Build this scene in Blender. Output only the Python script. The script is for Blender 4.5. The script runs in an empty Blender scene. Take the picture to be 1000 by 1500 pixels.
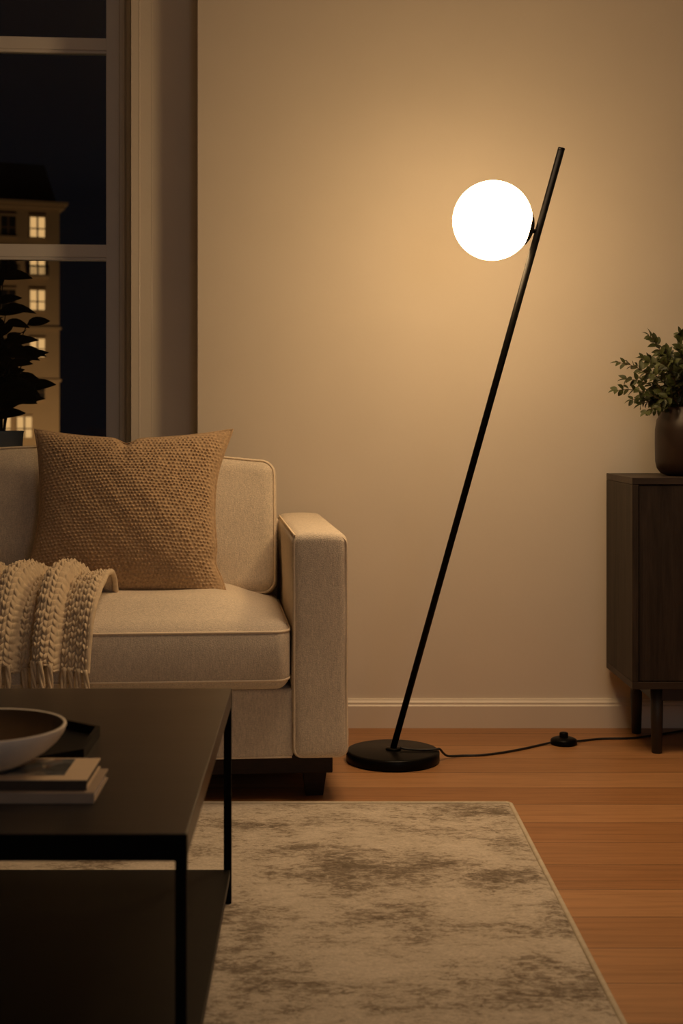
import bpy, bmesh, math, random
import numpy as np
from mathutils import Vector, Matrix

random.seed(11)
rng = np.random.default_rng(5)
sc = bpy.context.scene
col = sc.collection
PI = math.pi
CAM_H = 0.92
D_WALL = 4.126
TH = math.radians(4.5)          # the sofa and the window wall are turned by this much
CT, ST = math.cos(TH), math.sin(TH)

# ---------------------------------------------------------------- materials
def nt_new(name):
    m = bpy.data.materials.new(name)
    m.use_nodes = True
    nt = m.node_tree
    b = nt.nodes['Principled BSDF']
    return m, nt, b

def ramp(nt, src, stops):
    r = nt.nodes.new('ShaderNodeValToRGB')
    while len(r.color_ramp.elements) < len(stops):
        r.color_ramp.elements.new(0.5)
    for e, (p, c) in zip(r.color_ramp.elements, stops):
        e.position = p
        e.color = (*c, 1)
    nt.links.new(src, r.inputs[0])
    return r.outputs[0]

def coords(nt, scale=(1, 1, 1), loc=(0, 0, 0), rot=(0, 0, 0)):
    tc = nt.nodes.new('ShaderNodeTexCoord')
    mp = nt.nodes.new('ShaderNodeMapping')
    mp.inputs['Scale'].default_value = scale
    mp.inputs['Location'].default_value = loc
    mp.inputs['Rotation'].default_value = rot
    nt.links.new(tc.outputs['Object'], mp.inputs['Vector'])
    return mp.outputs[0]

def noise(nt, vec, scale, detail=4, rough=0.55, dist=0.0):
    n = nt.nodes.new('ShaderNodeTexNoise')
    n.inputs['Scale'].default_value = scale
    n.inputs['Detail'].default_value = detail
    n.inputs['Roughness'].default_value = rough
    n.inputs['Distortion'].default_value = dist
    nt.links.new(vec, n.inputs['Vector'])
    return n.outputs['Fac']

def bump(nt, b, h, strength, dist):
    n = nt.nodes.new('ShaderNodeBump')
    n.inputs['Strength'].default_value = strength
    n.inputs['Distance'].default_value = dist
    nt.links.new(h, n.inputs['Height'])
    nt.links.new(n.outputs[0], b.inputs['Normal'])
    return n

def mult(nt, a, bb, mode='MULTIPLY', fac=1.0):
    n = nt.nodes.new('ShaderNodeMix')
    n.data_type = 'RGBA'
    n.blend_type = mode
    n.inputs[0].default_value = fac
    for s, i in ((a, 6), (bb, 7)):
        if isinstance(s, tuple):
            n.inputs[i].default_value = (*s, 1)
        else:
            nt.links.new(s, n.inputs[i])
    return n.outputs[2]

def plain(name, c, rough=0.6, metal=0.0, spec=0.5, vary=0.0, vscale=20, bmp=0.0, bscale=200, bdist=0.001, stretch=(1, 1, 1), sheen=0.0):
    m, nt, b = nt_new(name)
    b.inputs['Base Color'].default_value = (*c, 1)
    b.inputs['Roughness'].default_value = rough
    b.inputs['Metallic'].default_value = metal
    b.inputs['Specular IOR Level'].default_value = spec
    if sheen:
        b.inputs['Sheen Weight'].default_value = sheen
    v = coords(nt, stretch)
    n = noise(nt, v, vscale)
    lo = tuple(x * (1 - vary) for x in c)
    hi = tuple(min(1, x * (1 + vary)) for x in c)
    nt.links.new(ramp(nt, n, [(0.3, lo), (0.7, hi)]), b.inputs['Base Color'])
    if bmp:
        bump(nt, b, noise(nt, v, bscale, 3), bmp, bdist)
    return m

def linen(name, c):
    m, nt, b = nt_new(name)
    v = coords(nt)
    n1 = noise(nt, coords(nt, (900, 900, 160)), 1, 2)
    n2 = noise(nt, coords(nt, (160, 160, 900)), 1, 2)
    n3 = noise(nt, v, 9, 4)
    slub = noise(nt, coords(nt, (330, 330, 42)), 1, 3, 0.6, 0.3)
    a = nt.nodes.new('ShaderNodeMath'); a.operation = 'ADD'
    nt.links.new(n1, a.inputs[0]); nt.links.new(n2, a.inputs[1])
    h = nt.nodes.new('ShaderNodeMath'); h.operation = 'MULTIPLY'; h.inputs[1].default_value = 0.5
    nt.links.new(a.outputs[0], h.inputs[0])
    cc = ramp(nt, h.outputs[0], [(0.34, tuple(x * 0.72 for x in c)), (0.66, tuple(min(1, x * 1.1) for x in c))])
    c2 = ramp(nt, n3, [(0.3, (0.93,) * 3), (0.7, (1.0,) * 3)])
    cs_ = ramp(nt, slub, [(0.30, (0.80,) * 3), (0.68, (1.0,) * 3)])
    nt.links.new(mult(nt, mult(nt, cc, cs_), c2), b.inputs['Base Color'])
    b.inputs['Roughness'].default_value = 0.92
    b.inputs['Specular IOR Level'].default_value = 0.15
    b.inputs['Sheen Weight'].default_value = 0.12
    big = noise(nt, v, 380, 3)
    a2 = nt.nodes.new('ShaderNodeMath'); a2.operation = 'ADD'
    nt.links.new(h.outputs[0], a2.inputs[0]); nt.links.new(big, a2.inputs[1])
    bump(nt, b, a2.outputs[0], 0.7, 0.0022)
    return m

def wood(name, dark, light, rough, axis='z', scale=1.0, spec=0.5, bmp=0.15):
    m, nt, b = nt_new(name)
    st = {'x': (1.2, 16, 16), 'y': (16, 1.2, 16), 'z': (16, 16, 1.2)}[axis]
    st = tuple(s * scale for s in st)
    n1 = noise(nt, coords(nt, st), 1.6, 6, 0.62, 0.7)
    fine = noise(nt, coords(nt, tuple(s * 6 for s in st)), 2.5, 3, 0.6)
    mid = tuple((x + y) / 2 for x, y in zip(dark, light))
    c = ramp(nt, n1, [(0.28, dark), (0.5, mid), (0.74, light)])
    f = ramp(nt, fine, [(0.35, (0.78,) * 3), (0.6, (1.0,) * 3)])
    nt.links.new(mult(nt, c, f), b.inputs['Base Color'])
    b.inputs['Roughness'].default_value = rough
    b.inputs['Specular IOR Level'].default_value = spec
    bump(nt, b, fine, bmp, 0.0006)
    return m

def floor_mat():
    m, nt, b = nt_new('oak_floorboards')
    v = coords(nt, (1, 1, 1), (0.37, -2.84 + 3.0, 0))
    br = nt.nodes.new('ShaderNodeTexBrick')
    br.offset = 0.37
    br.inputs['Scale'].default_value = 1.0
    br.inputs['Brick Width'].default_value = 4.6
    br.inputs['Row Height'].default_value = 0.15
    br.inputs['Mortar Size'].default_value = 0.0019
    br.inputs['Mortar Smooth'].default_value = 0.6
    br.inputs['Bias'].default_value = 0.0
    br.inputs['Color1'].default_value = (0.31, 0.140, 0.051, 1)
    br.inputs['Color2'].default_value = (0.425, 0.215, 0.090, 1)
    br.inputs['Mortar'].default_value = (0.10, 0.05, 0.02, 1)
    nt.links.new(v, br.inputs['Vector'])
    grain = noise(nt, coords(nt, (1.3, 34, 1)), 2.2, 6, 0.65, 0.8)
    fine = noise(nt, coords(nt, (9, 240, 1)), 1.5, 3, 0.6, 0.2)
    g = ramp(nt, grain, [(0.25, (0.66, 0.62, 0.56)), (0.55, (1, 1, 1)), (0.8, (1.14, 1.12, 1.08))])
    f = ramp(nt, fine, [(0.3, (0.86,) * 3), (0.65, (1.0,) * 3)])
    c = mult(nt, mult(nt, br.outputs['Color'], g), f)
    nt.links.new(c, b.inputs['Base Color'])
    b.inputs['Roughness'].default_value = 0.42
    b.inputs['Specular IOR Level'].default_value = 0.35
    inv = nt.nodes.new('ShaderNodeMath'); inv.operation = 'MULTIPLY_ADD'
    inv.inputs[1].default_value = -1.0; inv.inputs[2].default_value = 1.0
    nt.links.new(br.outputs['Fac'], inv.inputs[0])
    add = nt.nodes.new('ShaderNodeMath'); add.operation = 'MULTIPLY_ADD'
    add.inputs[1].default_value = 0.12
    nt.links.new(fine, add.inputs[0]); nt.links.new(inv.outputs[0], add.inputs[2])
    bump(nt, b, add.outputs[0], 0.35, 0.0015)
    return m

def rug_mat():
    m, nt, b = nt_new('faded_rug_pile')
    big = noise(nt, coords(nt, (2.6, 4.2, 1), (3.3, 1.2, 0)), 1.6, 6, 0.62, 0.5)
    med = noise(nt, coords(nt, (14, 30, 1), (5.1, 0.7, 0)), 1.5, 8, 0.75, 0.7)
    fine = noise(nt, coords(nt, (70, 130, 60)), 2.0, 4, 0.7)
    spk = noise(nt, coords(nt, (45, 85, 1), (1.1, 4.7, 0)), 1.0, 5, 0.8, 1.2)
    s1 = nt.nodes.new('ShaderNodeMath'); s1.operation = 'MULTIPLY_ADD'; s1.inputs[1].default_value = 0.85
    nt.links.new(spk, s1.inputs[0]); m2 = nt.nodes.new('ShaderNodeMath'); m2.operation = 'MULTIPLY'; m2.inputs[1].default_value = 0.55
    nt.links.new(med, m2.inputs[0]); nt.links.new(m2.outputs[0], s1.inputs[2]); med = s1.outputs[0]
    s = nt.nodes.new('ShaderNodeMath'); s.operation = 'MULTIPLY_ADD'; s.inputs[1].default_value = 0.5
    nt.links.new(med, s.inputs[0])
    s0 = nt.nodes.new('ShaderNodeMath'); s0.operation = 'MULTIPLY'; s0.inputs[1].default_value = 0.5
    nt.links.new(big, s0.inputs[0]); nt.links.new(s0.outputs[0], s.inputs[2])
    c = ramp(nt, s.outputs[0], [(0.497, (0.17, 0.130, 0.085)), (0.555, (0.32, 0.26, 0.19)), (0.603, (0.57, 0.49, 0.38)), (0.70, (0.70, 0.61, 0.49))])
    f = ramp(nt, fine, [(0.3, (0.70,) * 3), (0.65, (1.0,) * 3)])
    nt.links.new(mult(nt, c, f), b.inputs['Base Color'])
    b.inputs['Roughness'].default_value = 0.97
    b.inputs['Specular IOR Level'].default_value = 0.08
    b.inputs['Sheen Weight'].default_value = 0.15
    bump(nt, b, fine, 0.8, 0.004)
    return m

def emit(name, c, s):
    m = bpy.data.materials.new(name); m.use_nodes = True
    nt = m.node_tree; nt.nodes.clear()
    e = nt.nodes.new('ShaderNodeEmission'); e.inputs[0].default_value = (*c, 1); e.inputs[1].default_value = s
    o = nt.nodes.new('ShaderNodeOutputMaterial'); nt.links.new(e.outputs[0], o.inputs[0])
    return m

def glass_mat():
    m = bpy.data.materials.new('window_glass'); m.use_nodes = True
    nt = m.node_tree; nt.nodes.clear()
    t = nt.nodes.new('ShaderNodeBsdfTransparent'); t.inputs[0].default_value = (0.9, 0.92, 0.92, 1)
    g = nt.nodes.new('ShaderNodeBsdfGlossy'); g.inputs['Roughness'].default_value = 0.01
    f = nt.nodes.new('ShaderNodeFresnel'); f.inputs[0].default_value = 1.45
    mx = nt.nodes.new('ShaderNodeMixShader')
    nt.links.new(f.outputs[0], mx.inputs[0]); nt.links.new(t.outputs[0], mx.inputs[1]); nt.links.new(g.outputs[0], mx.inputs[2])
    o = nt.nodes.new('ShaderNodeOutputMaterial'); nt.links.new(mx.outputs[0], o.inputs[0])
    return m

def print_mat():
    m, nt, b = nt_new('printed_cover_photo')
    v = coords(nt)
    vo = nt.nodes.new('ShaderNodeTexVoronoi'); vo.inputs['Scale'].default_value = 42
    nt.links.new(v, vo.inputs['Vector'])
    n = noise(nt, v, 26, 3)
    s = nt.nodes.new('ShaderNodeMath'); s.operation = 'MULTIPLY_ADD'; s.inputs[1].default_value = 0.5
    sep = nt.nodes.new('ShaderNodeSeparateColor'); nt.links.new(vo.outputs['Color'], sep.inputs[0])
    nt.links.new(sep.outputs[0], s.inputs[0])
    h = nt.nodes.new('ShaderNodeMath'); h.operation = 'MULTIPLY'; h.inputs[1].default_value = 0.5
    nt.links.new(n, h.inputs[0]); nt.links.new(h.outputs[0], s.inputs[2])
    c = ramp(nt, s.outputs[0], [(0.25, (0.02, 0.025, 0.03)), (0.42, (0.13, 0.15, 0.16)), (0.55, (0.16, 0.07, 0.035)), (0.66, (0.10, 0.11, 0.12)), (0.8, (0.60, 0.50, 0.36))])
    nt.links.new(c, b.inputs['Base Color']); b.inputs['Roughness'].default_value = 0.45
    return m

M = {}
M['wall'] = plain('warm_white_plaster', (0.74, 0.665, 0.565), 0.85, spec=0.2, vary=0.025, vscale=3, bmp=0.12, bscale=90, bdist=0.002)
M['wall_gloss'] = plain('satin_wall_paint', (0.74, 0.665, 0.565), 0.14, spec=0.5, vary=0.01)
M['ceiling'] = plain('white_ceiling_paint', (0.62, 0.57, 0.50), 0.9, vary=0.01, vscale=3)
M['wall_far'] = plain('dimmed_wall_paint', (0.46, 0.40, 0.33), 0.9, vary=0.02, vscale=3)  # unseen walls, made darker than the plaster to cut bounced light
M['trim'] = plain('painted_trim', (0.74, 0.66, 0.55), 0.4, spec=0.4, vary=0.02, vscale=4)
M['frame'] = plain('painted_window_frame', (0.80, 0.76, 0.70), 0.45, spec=0.4, vary=0.03, vscale=4)
M['floor'] = floor_mat()
M['rug'] = rug_mat()
M['rug_edge'] = plain('rug_binding', (0.50, 0.43, 0.32), 0.95, spec=0.1, vary=0.1, vscale=60, bmp=0.5, bscale=260, bdist=0.002)
M['linen'] = linen('cream_linen', (0.88, 0.76, 0.60))
M['piping'] = plain('linen_piping', (0.79, 0.66, 0.49), 0.9, spec=0.1, vary=0.06, vscale=200)
M['boucle'] = plain('tan_woven_wool', (0.46, 0.32, 0.19), 0.95, spec=0.12, vary=0.22, vscale=140, bmp=0.5, bscale=420, bdist=0.0015, sheen=0.1)
M['knit'] = plain('cream_knit_wool', (0.67, 0.54, 0.37), 0.95, spec=0.1, vary=0.12, vscale=90, bmp=0.6, bscale=500, bdist=0.0012, sheen=0.12)
M['dark_plinth'] = wood('dark_sofa_wood', (0.014, 0.008, 0.0055), (0.034, 0.019, 0.012), 0.55, 'x', spec=0.2)
M['table_top'] = wood('black_stained_wood', (0.024, 0.018, 0.014), (0.044, 0.034, 0.026), 0.34, 'x', 0.8, spec=0.36, bmp=0.08)
M['shelf_black'] = plain('black_shelf_wood', (0.009, 0.0075, 0.0055), 0.45, spec=0.15, vary=0.2, vscale=8)
M['black_metal'] = plain('black_powder_coat', (0.0035, 0.0035, 0.0035), 0.6, spec=0.06, vary=0.05)
M['lamp_black'] = plain('matt_black_lamp_paint', (0.0040, 0.0036, 0.0032), 0.33, spec=0.07, vary=0.05, bmp=0.1, bscale=600, bdist=0.0004)
M['rubber'] = plain('black_rubber_cable', (0.012, 0.010, 0.009), 0.5, spec=0.4)
M['sideboard'] = wood('smoked_oak_vertical', (0.014, 0.0098, 0.0068), (0.060, 0.042, 0.029), 0.55, 'z', 1.3, spec=0.22)
M['sideboard_x'] = wood('smoked_oak_horizontal', (0.030, 0.020, 0.014), (0.065, 0.046, 0.032), 0.5, 'x', 1.3, spec=0.25)
M['leg_dark'] = wood('ebonised_leg', (0.012, 0.009, 0.007), (0.022, 0.015, 0.011), 0.5, 'z')
M['vase'] = plain('brown_glazed_stoneware', (0.022, 0.0095, 0.005), 0.42, spec=0.35, vary=0.15, vscale=12)
M['leaf'] = plain('dark_green_leaf', (0.052, 0.062, 0.016), 0.5, spec=0.4, vary=0.3, vscale=30)
M['leaf_berry'] = plain('tiny_cream_buds', (0.55, 0.5, 0.33), 0.6)
M['twig'] = plain('brown_twig', (0.09, 0.05, 0.028), 0.8)
M['dark_leaf'] = plain('deep_green_leaf', (0.008, 0.011, 0.005), 0.5, spec=0.3, vary=0.3, vscale=20)
M['dark_twig'] = plain('dark_stem', (0.03, 0.02, 0.012), 0.8)
M['white_pot'] = plain('pale_grey_pot', (0.78, 0.76, 0.70), 0.6, vary=0.05)
M['soil'] = plain('potting_soil', (0.02, 0.013, 0.008), 0.95, vary=0.3, vscale=80)
M['bowl_out'] = plain('cream_stoneware', (0.88, 0.78, 0.62), 0.6, spec=0.3, vary=0.06, vscale=30)
M['bowl_in'] = plain('brown_bowl_glaze', (0.10, 0.055, 0.022), 0.4, spec=0.4, vary=0.15, vscale=14)
M['book_cover'] = plain('beige_book_cover', (0.74, 0.57, 0.38), 0.6, vary=0.05)
M['book_dark'] = plain('dark_brown_book_cloth', (0.055, 0.038, 0.024), 0.7, vary=0.1)
M['book_brown'] = plain('taupe_book_cloth', (0.40, 0.30, 0.21), 0.7, vary=0.08)
M['pages'] = plain('book_pages', (0.88, 0.75, 0.62), 0.85, vary=0.12, vscale=30, stretch=(1, 1, 60))
M['print'] = print_mat()
M['tray'] = plain('black_lacquer_tray', (0.006, 0.005, 0.004), 0.45, spec=0.15)
M['glass'] = glass_mat()
M['globe'] = emit('glowing_opal_globe', (1.0, 0.65, 0.31), 38.0)
M['facade'] = plain('ochre_render', (0.50, 0.37, 0.22), 0.9, vary=0.06, vscale=0.8)
M['slate'] = plain('black_slate', (0.008, 0.008, 0.009), 0.8, spec=0.1, vary=0.1)
M['lit_window'] = emit('lit_window_light', (1.0, 0.56, 0.21), 0.85)
M['dark_window'] = plain('dark_window_pane', (0.02, 0.02, 0.02), 0.3)
M['mullion'] = plain('brown_window_bar', (0.16, 0.10, 0.05), 0.7)
M['asphalt'] = plain('dark_street', (0.04, 0.04, 0.04), 0.9)

# ---------------------------------------------------------------- mesh helpers
class MB:
    def __init__(s):
        s.v, s.f, s.m, s.n = [], [], [], 0
        s.sm = []
    def add(s, verts, faces, mi=0, smooth=True):
        base = s.n
        verts = np.asarray(verts, float).reshape(-1, 3)
        s.v.append(verts); s.n += len(verts)
        for f in faces:
            s.f.append(tuple(int(i) + base for i in f)); s.m.append(mi); s.sm.append(smooth)
        return s
    def xf(s, fn):
        s.v = [np.array([fn(p) for p in a]).reshape(-1, 3) for a in s.v]; return s
    def box(s, a, b, bev=0.0, seg=2, mi=0):
        bm = bmesh.new()
        bmesh.ops.create_cube(bm, size=1)
        a, b = np.array(a, float), np.array(b, float)
        for v in bm.verts:
            v.co = Vector(tuple(a + (np.array(v.co) + 0.5) * (b - a)))
        if bev > 0:
            bmesh.ops.bevel(bm, geom=bm.edges[:] , offset=bev, segments=seg, profile=0.5, affect='EDGES')
        bm.verts.index_update()
        s.add([v.co[:] for v in bm.verts], [[v.index for v in f.verts] for f in bm.faces], mi, False)
        bm.free(); return s
    def hexa(s, bot, top, mi=0):
        # bot, top: four points each, counter-clockwise seen from above
        s.add(list(bot) + list(top), [(3, 2, 1, 0), (4, 5, 6, 7)] + [(i, (i + 1) % 4, 4 + (i + 1) % 4, 4 + i) for i in range(4)], mi, False)
        return s
    def prism(s, poly, z0, z1, mi=0):
        n = len(poly)
        s.add([(x, y, z0) for x, y in poly] + [(x, y, z1) for x, y in poly],
              [tuple(range(n))[::-1], tuple(range(n, 2 * n))] + [(i, (i + 1) % n, n + (i + 1) % n, n + i) for i in range(n)], mi, False)
        return s
    def lathe(s, prof, origin=(0, 0, 0), axis=(0, 0, 1), seg=48, mi=0, mis=None):
        ax = Vector(axis).normalized(); q = Vector((0, 0, 1)).rotation_difference(ax)
        vs, n = [], len(prof)
        for k in range(seg):
            a = 2 * PI * k / seg
            for r, z in prof:
                p = q @ Vector((r * math.cos(a), r * math.sin(a), z)) + Vector(origin)
                vs.append(p[:])
        base = s.n
        s.v.append(np.array(vs)); s.n += len(vs)
        for k in range(seg):
            k2 = (k + 1) % seg
            for j in range(n - 1):
                s.f.append((base + k * n + j, base + k2 * n + j, base + k2 * n + j + 1, base + k * n + j + 1))
                s.m.append(mis[j] if mis else mi); s.sm.append(True)
        return s
    def tube(s, pts, r, seg=10, mi=0, closed=False):
        P = [Vector(p) for p in pts]; n = len(P)
        rr = r if hasattr(r, '__len__') else [r] * n
        T = []
        for i in range(n):
            if closed: t = P[(i + 1) % n] - P[i - 1]
            else: t = P[min(i + 1, n - 1)] - P[max(i - 1, 0)]
            T.append(t.normalized() if t.length > 1e-9 else Vector((0, 0, 1)))
        up = Vector((0, 0, 1)) if abs(T[0].z) < 0.9 else Vector((1, 0, 0))
        nrm = (up - T[0] * up.dot(T[0])).normalized()
        vs = []
        for i in range(n):
            nrm = (nrm - T[i] * nrm.dot(T[i]))
            nrm = nrm.normalized() if nrm.length > 1e-6 else T[i].orthogonal().normalized()
            bn = T[i].cross(nrm)
            for k in range(seg):
                a = 2 * PI * k / seg
                vs.append((P[i] + (nrm * math.cos(a) + bn * math.sin(a)) * rr[i])[:])
        fs = []
        for i in range(n if closed else n - 1):
            j = (i + 1) % n
            for k in range(seg):
                k2 = (k + 1) % seg
                fs.append((i * seg + k, i * seg + k2, j * seg + k2, j * seg + k))
        if not closed:
            fs.append(tuple(range(seg))[::-1]); fs.append(tuple((n - 1) * seg + k for k in range(seg)))
        return s.add(vs, fs, mi, True)
    def grid(s, P, mi=0, flip=False, wrap=False):
        # P: (nu, nv, 3)
        nu, nv = P.shape[:2]
        base = s.n
        s.v.append(P.reshape(-1, 3)); s.n += nu * nv
        i, j = np.meshgrid(np.arange(nu - 1), np.arange(nv - 1), indexing='ij')
        a = base + i * nv + j
        q = np.stack([a, a + nv, a + nv + 1, a + 1], -1).reshape(-1, 4)
        if flip: q = q[:, ::-1]
        s.f.extend(map(tuple, q.tolist())); s.m.extend([mi] * len(q)); s.sm.extend([True] * len(q))
        return s

def world_loc(o):
    v = Vector((0, 0, 0))
    while o is not None:
        v += o.location; o = o.parent
    return np.array(v)

def link(name, mb, mats, parent=None, loc=None, weighted=False):
    """MB verts are world coordinates; the object sits at loc (or at its parent's origin)."""
    me = bpy.data.meshes.new(name)
    V = np.concatenate(mb.v)
    o = bpy.data.objects.new(name, me)
    if parent is not None:
        o.parent = parent
        org = world_loc(parent)
    else:
        org = np.array(loc if loc is not None else (0, 0, 0), float)
        o.location = org
    me.from_pydata((V - org).tolist(), [], mb.f)
    if not isinstance(mats, (list, tuple)): mats = [mats]
    for m in mats: me.materials.append(M[m])
    me.polygons.foreach_set('material_index', mb.m)
    me.polygons.foreach_set('use_smooth', mb.sm)
    me.update()
    col.objects.link(o)
    return o

def empty(name, loc, label, cat, group=None):
    o = bpy.data.objects.new(name, None); o.location = loc; o.empty_display_size = 0.1
    col.objects.link(o)
    return tag(o, label, cat, group)

def tag(o, label, cat, group=None):
    o['label'] = label; o['category'] = cat
    if group: o['group'] = group
    return o

def struct(o):
    o['kind'] = 'structure'; return o

def part_label(o, t):
    o['label'] = t; return o

def smoothstep(a, b, x):
    t = np.clip((x - a) / (b - a), 0, 1); return t * t * (3 - 2 * t)

def rbox(h, r, n=18, nr=6, warp=None):
    """Rounded box (half sizes h, edge radius r), then warp(P) -> P."""
    h = np.array(h, float)
    axes = []
    for k in range(3):
        e = (h[k] - r)
        ln = max(3, n if h[k] > 0.12 else 5)
        a = np.concatenate([-h[k] + r * (1 - np.cos(np.linspace(0, PI / 2, nr, endpoint=False))) , np.linspace(-e, e, ln), (h[k] - r * (1 - np.cos(np.linspace(0, PI / 2, nr, endpoint=False))))[::-1]])
        axes.append(a)
    mb = MB(); idx = {}; V = []; F = []
    def vid(p):
        k = tuple(np.round(p, 6))
        if k not in idx:
            idx[k] = len(V); V.append(p)
        return idx[k]
    for k in range(3):
        a, b = [(1, 2), (2, 0), (0, 1)][k]
        for sgn in (-1, 1):
            A, B = axes[a], axes[b]
            ids = np.zeros((len(A), len(B)), int)
            for i, x in enumerate(A):
                for j, y in enumerate(B):
                    p = [0, 0, 0]; p[k] = sgn * h[k]; p[a] = x; p[b] = y
                    ids[i, j] = vid(tuple(p))
            for i in range(len(A) - 1):
                for j in range(len(B) - 1):
                    q = (ids[i, j], ids[i + 1, j], ids[i + 1, j + 1], ids[i, j + 1])
                    F.append(q if sgn > 0 else q[::-1])
    V = np.array(V, float)
    inner = np.clip(V, -(h - r), h - r)
    d = V - inner
    L = np.linalg.norm(d, axis=1, keepdims=True)
    V = np.where(L > 1e-9, inner + d / np.maximum(L, 1e-9) * r, V)
    if warp is not None: V = warp(V)
    mb.add(V, F, 0, True)
    return mb

def rrect(hx, hy, r, n=8):
    """rounded rectangle outline, counter-clockwise, densely sampled"""
    out = []
    for cx, cy, a0 in ((hx - r, hy - r, 0), (-hx + r, hy - r, PI / 2), (-hx + r, -hy + r, PI), (hx - r, -hy + r, 1.5 * PI)):
        for k in range(n + 1):
            a = a0 + PI / 2 * k / n
            out.append((cx + r * math.cos(a), cy + r * math.sin(a)))
    res = []
    for i in range(len(out)):
        p, q = np.array(out[i]), np.array(out[(i + 1) % len(out)])
        m = max(1, int(np.linalg.norm(q - p) / 0.03))
        for k in range(m): res.append(p + (q - p) * k / m)
    return np.array(res)

# ---------------------------------------------------------------- the room
CEIL = 2.70
X_L, X_R, Y_N = -2.6, 2.5, -2.0
XC = (289 - 460) / 2000 * D_WALL                # where the long wall ends and the window recess starts
REC = 0.13
OX, OY = XC, D_WALL + REC                       # origin of the turned window wall
def wp(p):                                      # window-wall coordinates (left is -x, into the room is -y) to world
    return (OX + p[0] * CT - p[1] * ST, OY + p[0] * ST + p[1] * CT, p[2])

fl = MB().box((X_L - 0.1, Y_N - 0.1, -0.08), (X_R + 0.1, D_WALL + 0.55, 0.0))
struct(link('floor', fl, 'floor', loc=(0, 3.0, 0)))
struct(link('ceiling', MB().box((X_L - 0.1, Y_N - 0.1, CEIL), (X_R + 0.1, D_WALL + 0.55, CEIL + 0.08)), 'ceiling'))
struct(link('wall_back', MB().box((XC, D_WALL, 0), (X_R + 0.1, D_WALL + 0.12, CEIL), 0.002), 'wall'))
struct(link('wall_right', MB().box((X_R, Y_N, 0), (X_R + 0.1, D_WALL, CEIL)), 'wall'))
struct(link('wall_left', MB().box((X_L - 0.1, Y_N, 0), (X_L, D_WALL + 0.1, CEIL)), 'wall_far'))
struct(link('wall_front', MB().box((X_L - 0.1, Y_N - 0.1, 0), (X_R + 0.1, Y_N, CEIL)), 'wall_far'))

W_R, W_L, W_B, W_T = -0.2157, -1.75, 0.55, 2.50  # window opening in window-wall coordinates
ww = MB()
WD = 0.34
ww.box((W_R, 0, 0), (0.12, WD, CEIL))
ww.box((-2.35, 0, 0), (W_L, WD, CEIL))
ww.box((W_L, 0, 0), (W_R, WD, W_B))
ww.box((W_L, 0, W_T), (W_R, WD, CEIL))
ww.xf(wp)
struct(link('wall_recess', ww, 'wall'))

# baseboard with a moulded cap, along the long wall
bb_prof = [(0, 0), (0.016, 0), (0.016, 0.066), (0.012, 0.070), (0.012, 0.076), (0.007, 0.081), (0.004, 0.087), (0, 0.087)]
mb = MB()
n = len(bb_prof)
mb.add([(XC, D_WALL - a, z) for a, z in bb_prof] + [(X_R, D_WALL - a, z) for a, z in bb_prof],
       [(i, i + 1, n + i + 1, n + i) for i in range(n - 1)] + [tuple(range(n))[::-1], tuple(range(n, 2 * n))], 0, False)
struct(link('baseboard_back', mb, 'trim'))

# thin painted beads on the recess wall beside the window casing
for k, (bx, br) in enumerate(((-0.1905, 0.0024), (-0.1525, 0.0016))):
    mb = MB().tube([wp((bx, 0.001, z)) for z in np.linspace(0.02, CEIL - 0.02, 12)], br, 14)
    struct(link('trim_%d' % (k + 1), mb, 'wall_gloss'))

# window: casing, sash frame, rails, panes
win = bpy.data.objects.new('window_1', None); col.objects.link(win)
win.location = wp((W_R, 0, W_B)); struct(win)
FD = 0.222                                       # depth of the sash face behind the wall face
def wbox(name, a, b, bev=0.002):
    return link(name, MB().box(a, b, bev).xf(wp), 'frame', win)
wbox('outer_frame', (-0.2656, FD - 0.004, W_B), (W_R, FD + 0.075, W_T))
wbox('outer_frame', (W_L, FD - 0.004, W_B), (W_L + 0.05, FD + 0.075, W_T))
wbox('outer_frame_bead', (-0.2540, FD - 0.012, W_B), (-0.2475, FD - 0.003, W_T))
wbox('outer_frame_bead', (-0.2425, FD - 0.009, W_B), (-0.2300, FD - 0.003, W_T))
wbox('sill', (W_L, 0.002, W_B), (W_R, FD + 0.075, W_B + 0.03), 0.004)
SX = -0.3096
wbox('stile', (SX, FD + 0.008, W_B + 0.03), (-0.2668, FD + 0.055, W_T))
wbox('stile', (W_L + 0.051, FD + 0.008, W_B + 0.03), (W_L + 0.092, FD + 0.055, W_T))
wbox('mullion', (-1.035, FD + 0.004, W_B + 0.03), (-0.985, FD + 0.06, W_T))
wbox('head_rail', (W_L + 0.05, FD + 0.01, W_T - 0.045), (W_R, FD + 0.054, W_T))
wbox('bottom_rail', (W_L + 0.05, FD + 0.01, W_B + 0.03), (W_R, FD + 0.054, W_B + 0.085))
RAILS = ((2.1765, 2.128), (1.5016, 1.4506))
for zt, zb in RAILS:
    for xa, xb in ((-0.986, SX + 0.002), (W_L + 0.09, -1.034)):
        wbox('window_rail', (xa, FD + 0.010, zb + 0.009), (xb, FD + 0.052, zt), 0.0025)
        wbox('rail_bead', (xa, FD + 0.017, zb), (xb, FD + 0.048, zb + 0.0095))
zs = [W_B + 0.085, 1.4506, 1.5016, 2.128, 2.1765, W_T - 0.045]
for xa, xb in ((-0.985, SX), (W_L + 0.09, -1.035)):
    for z0, z1 in ((zs[0], zs[1]), (zs[2], zs[3]), (zs[4], zs[5])):
        pn = MB().box((xa, FD + 0.031, z0), (xb, FD + 0.035, z1)).xf(wp)
        link('window_pane', pn, 'glass', win)

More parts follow.
